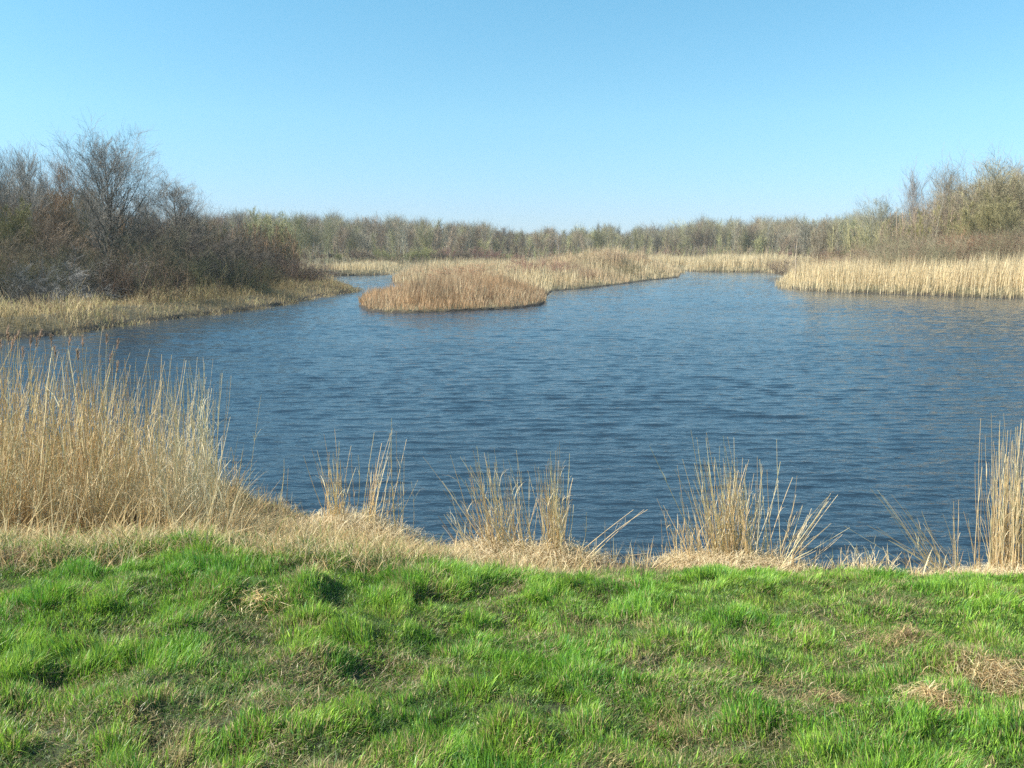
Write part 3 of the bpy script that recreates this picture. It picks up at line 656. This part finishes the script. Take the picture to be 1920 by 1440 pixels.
# left wood
plant('hero0', 215, 46, 236, 'tallest bare tree on the left, wide rounded crown against the sky', (.22, .20, .17), (.13, .11, .085), group='trees of the left wood', wide=.88)
plant('hero1', 335, 60, 320, 'smaller round crowned bare tree right of the tallest left tree', (.22, .20, .17), (.13, .11, .085), group='trees of the left wood', wide=1.15)
left = [('upright0', -90, 50, 245, GREY), ('upright1', -30, 53, 262, GREY), ('upright2', 18, 50, 262, GREY), ('upright0', 72, 55, 262, GREY),
        ('upright1', 108, 60, 300, GREY), ('upright2', 140, 57, 285, ORNG), ('upright0', 178, 64, 340, GREY), ('upright1', 45, 64, 280, GREY),
        ('upright2', -10, 66, 270, GREY), ('upright0', 270, 66, 350, GREY), ('spread1', 262, 60, 390, BROWN), ('upright1', 300, 72, 370, GREY),
        ('multi0', 90, 50, 385, BROWN), ('multi1', 20, 47, 370, OLV), ('upright1', 128, 50, 380, BROWN), ('spread0', 60, 58, 350, BROWN),
        ('upright2', 372, 75, 390, BROWN), ('upright0', 400, 82, 398, BROWN), ('spread0', -60, 48, 380, BROWN)]
dsc = ['leftmost', 'second from left', 'third from left', 'fourth from left', 'fifth from left', 'reddish topped', 'one just left of the tallest tree',
       'slim rear', 'far rear left', 'thin one behind the tallest tree', 'low brown one under the tallest crown', 'thin one left of the round crowned tree',
       'brown many stemmed', 'olive many stemmed', 'narrow brown', 'broad brown rear', 'one right of the round crowned tree', 'last brown at the right end', 'brown left end']
for (k, px, Y, tp, c), ds in zip(left, dsc):
    plant(k, px, Y, tp, ds + ' bare tree of the left wood', tuple(v * 1.3 for v in c), (.16, .14, .10), group='trees of the left wood')
sh = [('arch0', 110, 37.5, 474, (.22, .21, .19), 'grey arching bramble shrub above the left bank grass', 1.3),
      ('arch1', 190, 40, 480, (.20, .19, .16), 'grey arching shrub beside the foot of the tallest tree', 1.2),
      ('arch0', 20, 37, 482, (.13, .12, .10), 'dark arching shrub at the left edge of the picture', 1.2),
      ('bush0', -80, 38, 470, DARK, 'dark shrub beyond the left edge of the bank', 1.2),
      ('bush0', 130, 46, 395, (.26, .17, .09), 'orange brown shrub behind the grey arching bramble', 1.0),
      ('bush1', 60, 46, 430, (.22, .16, .08), 'brown shrub rising between the left edge trees', 1.1),
      ('bush1', 282, 47, 410, (.13, .12, .06), 'dark olive shrub right of the tallest tree trunk', 1.1),
      ('bush2', 340, 52, 396, (.11, .085, .06), 'high dark shrub under the round crowned tree', 1.1),
      ('bush0', 395, 54, 404, (.11, .09, .06), 'purple brown domed shrub in the left wood', 1.2),
      ('bush1', 330, 44, 470, (.10, .095, .05), 'dark green brown shrub low behind the bank grass', 1.3),
      ('bush2', 385, 47, 475, (.11, .08, .06), 'dark low shrub behind the yellow bank grass', 1.3),
      ('bush2', 440, 60, 420, (.11, .09, .06), 'purple brown shrub sloping down toward the headland', 1.2),
      ('bush0', 450, 51, 490, (.12, .10, .07), 'small grey brown shrub on the bank slope', 1.3),
      ('bush1', 500, 60, 462, (.12, .095, .065), 'dark shrub on the headland before the pale willow', 1.2),
      ('bush2', 548, 58, 478, (.19, .12, .075), 'reddish low spreading shrub near the headland tip', 1.5),
      ('bush0', 590, 60, 492, (.19, .125, .08), 'last low reddish shrub on the headland tip', 1.5),
      ('bush1', 260, 40, 520, (.12, .10, .07), 'low dark brush behind the middle of the left bank', 1.4),
      ('bush0', 320, 42, 525, (.13, .10, .075), 'low brown brush at the back of the yellow bank grass', 1.5),
      ('bush2', 60, 34, 545, (.12, .09, .06), 'low dark brush just above the left shore grass', 1.3),
      ('bush1', 500, 54, 510, (.13, .11, .075), 'small brush on the shore slope of the headland', 1.4),
      ('bush1', 150, 41, 460, (.11, .095, .06), 'dark brush filling the gap by the tallest trunk', 1.4),
      ('bush0', 225, 50, 430, (.10, .09, .05), 'dense dark brush around the tallest tree trunk', 1.3)]
for k, px, Y, tp, c, lb, wd in sh: plant(k, px, Y, tp - 8, lb, tuple(.95 * (v * .7 + .3 * (c[0] * .4 + c[1] * .5 + c[2] * .1)) for v in c), cat='shrub', group='shrubs on the left bank', wide=wd)
# middle distance behind the headland
for k, px, Y, tp, c, lb in [('multi0', 500, 95, 386, (.34, .33, .17), 'pale many stemmed willow behind the headland'),
        ('upright0', 565, 105, 394, (.25, .25, .14), 'slim single trunk tree right of the pale willow'),
        ('upright1', 615, 115, 400, (.25, .25, .15), 'grey green tree at the mouth of the channel'),
        ('upright2', 450, 100, 396, GREY, 'grey tree left of the pale willow'), ('upright0', 420, 92, 392, (.26, .2, .16), 'pinkish grey tree behind the end of the left wood'),
        ('multi1', 535, 120, 408, (.25, .25, .13), 'low green willow behind the slim tree'),
        ('multi1', 585, 125, 410, (.25, .23, .14), 'low grey willow at the channel mouth')]:
    plant(k, px, Y, tp, lb, c, tuple(v * 1.1 for v in c), group='trees behind the headland')

# woods that read as one mass behind the single trees
def thicket(name, label, pxr, Yr, n, topf, pal, rad, seed, spec=((11, .1, .98, .5, .26, .8, cone), (6, .15, 1, .6, .6, .4, flat)), hv=.35, cat='wood', fan=.12, sdmin=1.5, tj=12, trk=1.25):
    r = np.random.default_rng(seed); Y = Yr[0] + r.random(n) * (Yr[1] - Yr[0]); px = pxr[0] + r.random(n) * (pxr[1] - pxr[0])
    X = np.array([x_at(a, b, 1.) for a, b in zip(px, Y)]); P = np.stack([X, Y], 1); ok = land(P) > sdmin; P, px, Y = P[ok], px[ok], Y[ok]; n = len(P)
    z = ground_z(P); tp = topf(px) + tj * (fbm(px / 22, px * 0, seed, 3) - .5); H = np.array([z_at(a, b) for a, b in zip(tp, Y)]) - z
    H = np.maximum(H, .6) * (1 - hv * r.random(n) ** 1.5)
    K = 5; path = np.zeros((n, K, 3)); path[:, 0] = np.column_stack([P, z - .1]); a = r.random(n) * 6.283; f = fan * r.random(n)
    d = np.column_stack([np.cos(a) * np.sin(f), np.sin(a) * np.sin(f), np.cos(f)])
    for k in range(1, K):
        d = d + r.standard_normal((n, 3)) * .05; d /= np.linalg.norm(d, axis=1, keepdims=True); path[:, k] = path[:, k - 1] + d * (H / (K - 1))[:, None]
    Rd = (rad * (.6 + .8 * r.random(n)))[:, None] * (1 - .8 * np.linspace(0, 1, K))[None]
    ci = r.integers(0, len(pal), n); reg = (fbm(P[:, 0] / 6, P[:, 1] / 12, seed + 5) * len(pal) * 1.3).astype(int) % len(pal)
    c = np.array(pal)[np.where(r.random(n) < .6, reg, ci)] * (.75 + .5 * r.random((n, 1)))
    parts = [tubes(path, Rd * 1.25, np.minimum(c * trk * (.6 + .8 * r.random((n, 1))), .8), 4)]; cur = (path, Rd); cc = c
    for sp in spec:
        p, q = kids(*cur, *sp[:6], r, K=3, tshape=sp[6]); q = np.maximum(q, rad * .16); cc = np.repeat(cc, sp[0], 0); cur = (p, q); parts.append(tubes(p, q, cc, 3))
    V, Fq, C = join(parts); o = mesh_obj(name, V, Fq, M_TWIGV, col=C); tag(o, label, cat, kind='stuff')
M_TWIGV = plant_mat("twig_mass", 0, .8, .1)
# far wood
tops = ([380, 480, 640, 750, 850, 950, 1060, 1130, 1168, 1210, 1270, 1370, 1440, 1540, 1620, 1800], [400, 400, 404, 408, 414, 427, 430, 420, 434, 422, 418, 408, 411, 408, 404, 395])
def far_region(px):
    if px < 600: return 'behind the left wood'
    if px < 740: return 'above the left channel'
    if px < 960: return 'behind the island left half'
    if px < 1175: return 'behind the island mound'
    if px < 1300: return 'right of the low skyline gap'
    if px < 1480: return 'above the far golden reeds'
    return 'behind the right bank shrubs'
FC = [((.25, .235, .13), 'olive'), ((.26, .235, .17), 'grey'), ((.25, .195, .135), 'brown'), ((.30, .28, .14), 'yellow green')]
for row, (Y0, n, sc) in enumerate([(165, 60, 20), (195, 62, 10), (235, 62, 0)]):
    for i in range(n):
        px = 430 + (i + TR.random()) / n * 1290
        Y = Y0 + (TR.random() - .3) * 18 + (25 if 980 < px < 1450 else 0)
        tp = np.interp(px, *tops) + TR.normal() * 5 - 3 + sc * .8 * TR.random() + (0 if row == 2 else 4)
        if row == 0 and TR.random() < .5: tp += 14
        ci = int(TR.integers(0, 4)); c, cn = FC[ci]; q_ = .5 + .8 * TR.random(); c = tuple(v * q_ for v in c)
        k = ('farup%d' % TR.integers(0, 3)) if TR.random() < .55 else ('farmulti%d' % TR.integers(0, 2))
        ty = 'upright' if 'up' in k else 'many stemmed'
        plant(k, px, Y, tp, f'{cn} {ty} tree in the far wood {far_region(px)}', c, tuple(min(v * 1.9, .6) for v in c), group=f'{cn} {ty} far trees {far_region(px)}', wide=1.15)
for i in range(64):
    px = 560 + (i + TR.random()) / 56 * 1000; Y = 152 + TR.random() * 14 + (30 if 980 < px < 1450 else 0)
    ci = int(TR.integers(0, 3)); c, cn = [((.22, .13, .10), 'reddish'), ((.22, .22, .09), 'olive'), ((.19, .15, .10), 'brown')][ci]
    plant('farbush%d' % TR.integers(0, 2), px, Y, 462 + TR.random() * 14, f'{cn} shrub at the far wood edge {far_region(px)}', c, cat='shrub', group=f'{cn} far shrubs {far_region(px)}', wide=1.5)
PALF = [(.20, .18, .10), (.22, .19, .125), (.20, .15, .10), (.14, .13, .08), (.26, .225, .13)]
TOPF = lambda px: np.interp(px, *tops)
thicket('far_wood', 'long belt of bare greenish grey wood closing the view beyond the pond', (330, 1950), (215, 300), 3600, lambda p: TOPF(p) + 9 + 8 * np.sin(p / 31.) * np.sin(p / 13. + 1), PALF, .06, 201, ((13, .1, .92, .45, .26, .8, brush), (6, .15, 1, .6, .6, .4, flat)), hv=.2, tj=8, trk=1.8)
thicket('far_brush', 'low brown and olive brush under the far wood', (520, 1750), (160, 215), 1500, lambda p: 458 + 0 * p, [(.22, .15, .11), (.22, .22, .10), (.19, .16, .11), (.28, .22, .13)], .04, 202, cat='brush', fan=.5)
thicket('far_brush', 'brown brush along the far end of the left channel behind the island', (600, 1000), (124, 160), 900, lambda p: np.interp(p, [600, 700, 800, 1000], [488, 478, 476, 482]), [(.19, .15, .10), (.17, .16, .08), (.22, .17, .11)], .03, 207, cat='brush', fan=.5, sdmin=.9)
LT = lambda p: np.interp(p, [-150, 0, 180, 260, 340, 420, 600], [330, 335, 350, 400, 402, 415, 422])
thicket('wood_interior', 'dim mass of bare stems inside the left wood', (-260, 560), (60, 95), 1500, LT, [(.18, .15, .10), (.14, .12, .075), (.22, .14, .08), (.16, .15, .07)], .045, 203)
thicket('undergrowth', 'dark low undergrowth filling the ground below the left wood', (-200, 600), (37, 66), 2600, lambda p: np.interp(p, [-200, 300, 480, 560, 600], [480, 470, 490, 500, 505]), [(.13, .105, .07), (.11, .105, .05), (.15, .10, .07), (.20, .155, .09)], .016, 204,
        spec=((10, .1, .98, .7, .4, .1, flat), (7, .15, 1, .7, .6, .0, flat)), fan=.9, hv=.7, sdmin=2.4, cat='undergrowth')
RT = lambda p: np.interp(p, [1500, 1600, 1700, 1800, 1900, 2100], [420, 410, 385, 345, 322, 315])
thicket('wood_interior', 'tangle of olive and brown stems inside the right wood', (1480, 2150), (74, 100), 1500, RT, [(.25, .215, .14), (.24, .18, .125), (.28, .25, .13), (.20, .17, .12)], .045, 205)
thicket('undergrowth', 'brown thicket standing just behind the right reeds', (1490, 2150), (62, 76), 1500, lambda p: np.interp(p, [1500, 1600, 1700, 1800, 2000], [478, 462, 458, 445, 440]), [(.25, .16, .11), (.23, .18, .12), (.22, .20, .12)], .018, 206,
        spec=((10, .1, .98, .7, .4, .2, flat), (7, .15, 1, .7, .6, .1, flat)), fan=.6, hv=.5, sdmin=6, cat='undergrowth')
# island scrub
for k, px, Y, tp, c, lb, wd in [('bush0', 870, 62, 494, (.34, .20, .12), 'rusty scrub rising from the middle of the island', 2.2),
        ('bush1', 1010, 72, 486, (.26, .15, .11), 'reddish scrub left of the island mound', 1.6),
        ('bush2', 1040, 76, 487, (.24, .15, .11), 'second reddish scrub touching the island mound', 1.5),
        ('bush1', 1110, 88, 478, (.34, .26, .16), 'tan bramble on top of the island mound', 2.0), ('bush0', 1150, 92, 472, (.30, .22, .15), 'highest bramble crowning the island mound', 1.8),
        ('bush2', 1175, 84, 496, (.14, .13, .07), 'dark green bush on the right slope of the mound', 1.5), ('bush0', 1195, 96, 484, (.28, .2, .15), 'brown bramble on the right shoulder of the mound', 2.0),
        ('bush0', 1100, 70, 508, (.30, .2, .13), 'low brown scrub before the mound', 1.7)]:
    plant(k, px, Y, tp - 9, lb, tuple(v * 1.05 for v in c), cat='shrub', group='scrub on the island', wide=wd)
# right wood
for k, px, Y, tp, c, lb, wd in [
        ('spread0', 1925, 74, 278, (.27, .24, .15), 'highest olive tree at the right edge', 1), ('spread1', 1860, 76, 285, (.29, .26, .16), 'broad tan tree second from the right edge', 1),
        ('spread0', 1805, 80, 300, (.25, .22, .16), 'broad grey brown tree third from the right edge', 1), ('upright0', 1768, 84, 306, GREY, 'thin topped grey tree rising over the right wood', .8),
        ('upright1', 1712, 86, 300, (.26, .24, .22), 'slender wispy tree standing apart over the right wood', .8), ('multi0', 1745, 78, 385, (.32, .31, .12), 'yellow green willow in the right wood', 1.1),
        ('spread1', 1652, 88, 358, (.24, .24, .18), 'round grey green tree at the left end of the right wood', .9), ('multi1', 1690, 80, 410, (.30, .31, .12), 'low yellow green willow below the wispy tree', 1.2),
        ('multi0', 1830, 72, 370, (.24, .22, .10), 'olive willow in front of the broad tan tree', 1.2), ('multi1', 1890, 70, 360, (.25, .23, .12), 'olive willow behind the right reeds', 1.2),
        ('spread0', 1985, 72, 290, (.25, .22, .15), 'tree just beyond the right edge', 1), ('spread1', 2050, 74, 300, (.25, .22, .15), 'farther tree beyond the right edge', 1),
        ('multi1', 1960, 68, 380, (.24, .2, .12), 'low willow beyond the right edge', 1.2), ('upright2', 1600, 105, 402, (.25, .26, .15), 'low green tree left of the round tree', 1.2),
        ('upright0', 1560, 110, 408, (.24, .22, .15), 'grey tree behind the thin birch', 1.2), ('upright1', 1630, 100, 398, (.27, .28, .14), 'pale green tree behind the round tree', 1.2),
        ('spread1', 1765, 90, 335, (.22, .2, .15), 'grey tree filling the gap under the wispy tree', 1), ('spread0', 1845, 95, 290, (.24, .2, .15), 'rear brown tree of the right wood', 1.1),
        ('multi0', 1533, 76, 402, (.30, .26, .19), 'thin pale birch standing before the far wood', .5), ('upright2', 1880, 88, 300, (.24, .21, .17), 'tall thin rear tree near the right edge', 1.0)]:
    c = (c[0] * .98, c[1] * .94, c[2] * .90); plant(k, px, Y, tp, lb, c, tuple(v * 1.2 for v in c), group='trees of the right wood', wide=wd)
for k, px, Y, tp, c, lb, wd in [
        ('bush0', 1560, 72, 462, (.25, .17, .12), 'reddish purple shrub behind the reed tip', 1.8), ('bush1', 1610, 72, 452, (.25, .17, .12), 'large reddish purple shrub behind the reeds', 1.6),
        ('bush2', 1655, 70, 462, (.24, .17, .13), 'purple brown shrub right of the reddish ones', 1.6), ('bush0', 1520, 74, 476, (.24, .18, .11), 'low brown shrub at the left end of the right bank', 1.6),
        ('bush1', 1710, 68, 455, (.18, .17, .12), 'grey green shrub behind the middle of the reeds', 1.5), ('bush2', 1760, 66, 440, (.20, .17, .11), 'grey brown shrub under the yellow willow', 1.5),
        ('bush0', 1810, 67, 425, (.30, .15, .09), 'rust red shrub in the right wood', 1.3), ('bush1', 1860, 66, 430, (.24, .16, .10), 'brown shrub behind the tall reeds', 1.5),
        ('bush2', 1910, 66, 430, (.22, .16, .09), 'brown shrub at the right edge', 1.5), ('bush0', 1970, 64, 440, (.22, .16, .09), 'brown shrub beyond the right edge', 1.5),
        ('bush1', 1480, 92, 478, (.24, .18, .13), 'small grey shrub beside the pale pole', 1.5)]:
    plant(k, px, Y, tp, lb, c, cat='shrub', group='shrubs on the right bank', wide=wd)
# pale dead pole by the reed tip
x = x_at(1491, 68, 1); z0 = float(ground_z(np.array([[x, 68.]]))[0]); zt = z_at(448, 68)
pp = np.array([[[0, 0, -.3], [.03, 0, 1], [-.02, .02, 2.2], [.02, 0, zt - z0]]]); A = tubes(pp, np.array([[.06, .055, .045, .02]]), np.array([[.55, .45, .33]]), 6)
bpts = np.array([[[.0, 0, 1.6], [.2, .05, 2.2], [.25, .05, 2.6]], [[0, 0, 2.2], [-.2, 0, 2.6], [-.22, 0, 3.0]]])
Bq = tubes(bpts, np.tile([.02, .015, .01], (2, 1)), np.tile([.45, .36, .27], (2, 1)), 4)
V, Fq, C = join([A, Bq]); o = mesh_obj('dead_sapling', V, Fq, M_REED, col=C); o.location = (x, 68, z0)
tag(o, 'thin pale dead sapling standing behind the left tip of the right reeds', 'sapling')
print("verts", sum(len(m.vertices) for m in bpy.data.meshes), "objs", len(bpy.data.objects))

HAZE = True
if HAZE:
    import bmesh
    bm = bmesh.new(); bmesh.ops.create_cube(bm, size=1)
    for v in bm.verts: v.co = Vector((v.co.x * 4200, v.co.y * 2700 + 1240, v.co.z * 34 + 13))
    me = bpy.data.meshes.new("haze"); bm.to_mesh(me); bm.free(); o = bpy.data.objects.new("haze", me); COL.objects.link(o)
    m = bpy.data.materials.new("haze"); m.use_nodes = True; n = m.node_tree.nodes; n.clear()
    out = n.new("ShaderNodeOutputMaterial"); v = n.new("ShaderNodeVolumePrincipled")
    v.inputs['Color'].default_value = (.82, .9, 1, 1); v.inputs['Density'].default_value = .00028
    m.node_tree.links.new(v.outputs[0], out.inputs['Volume']); me.materials.append(m)
    tag(o, 'thin pale spring haze over the pond', kind='stuff')
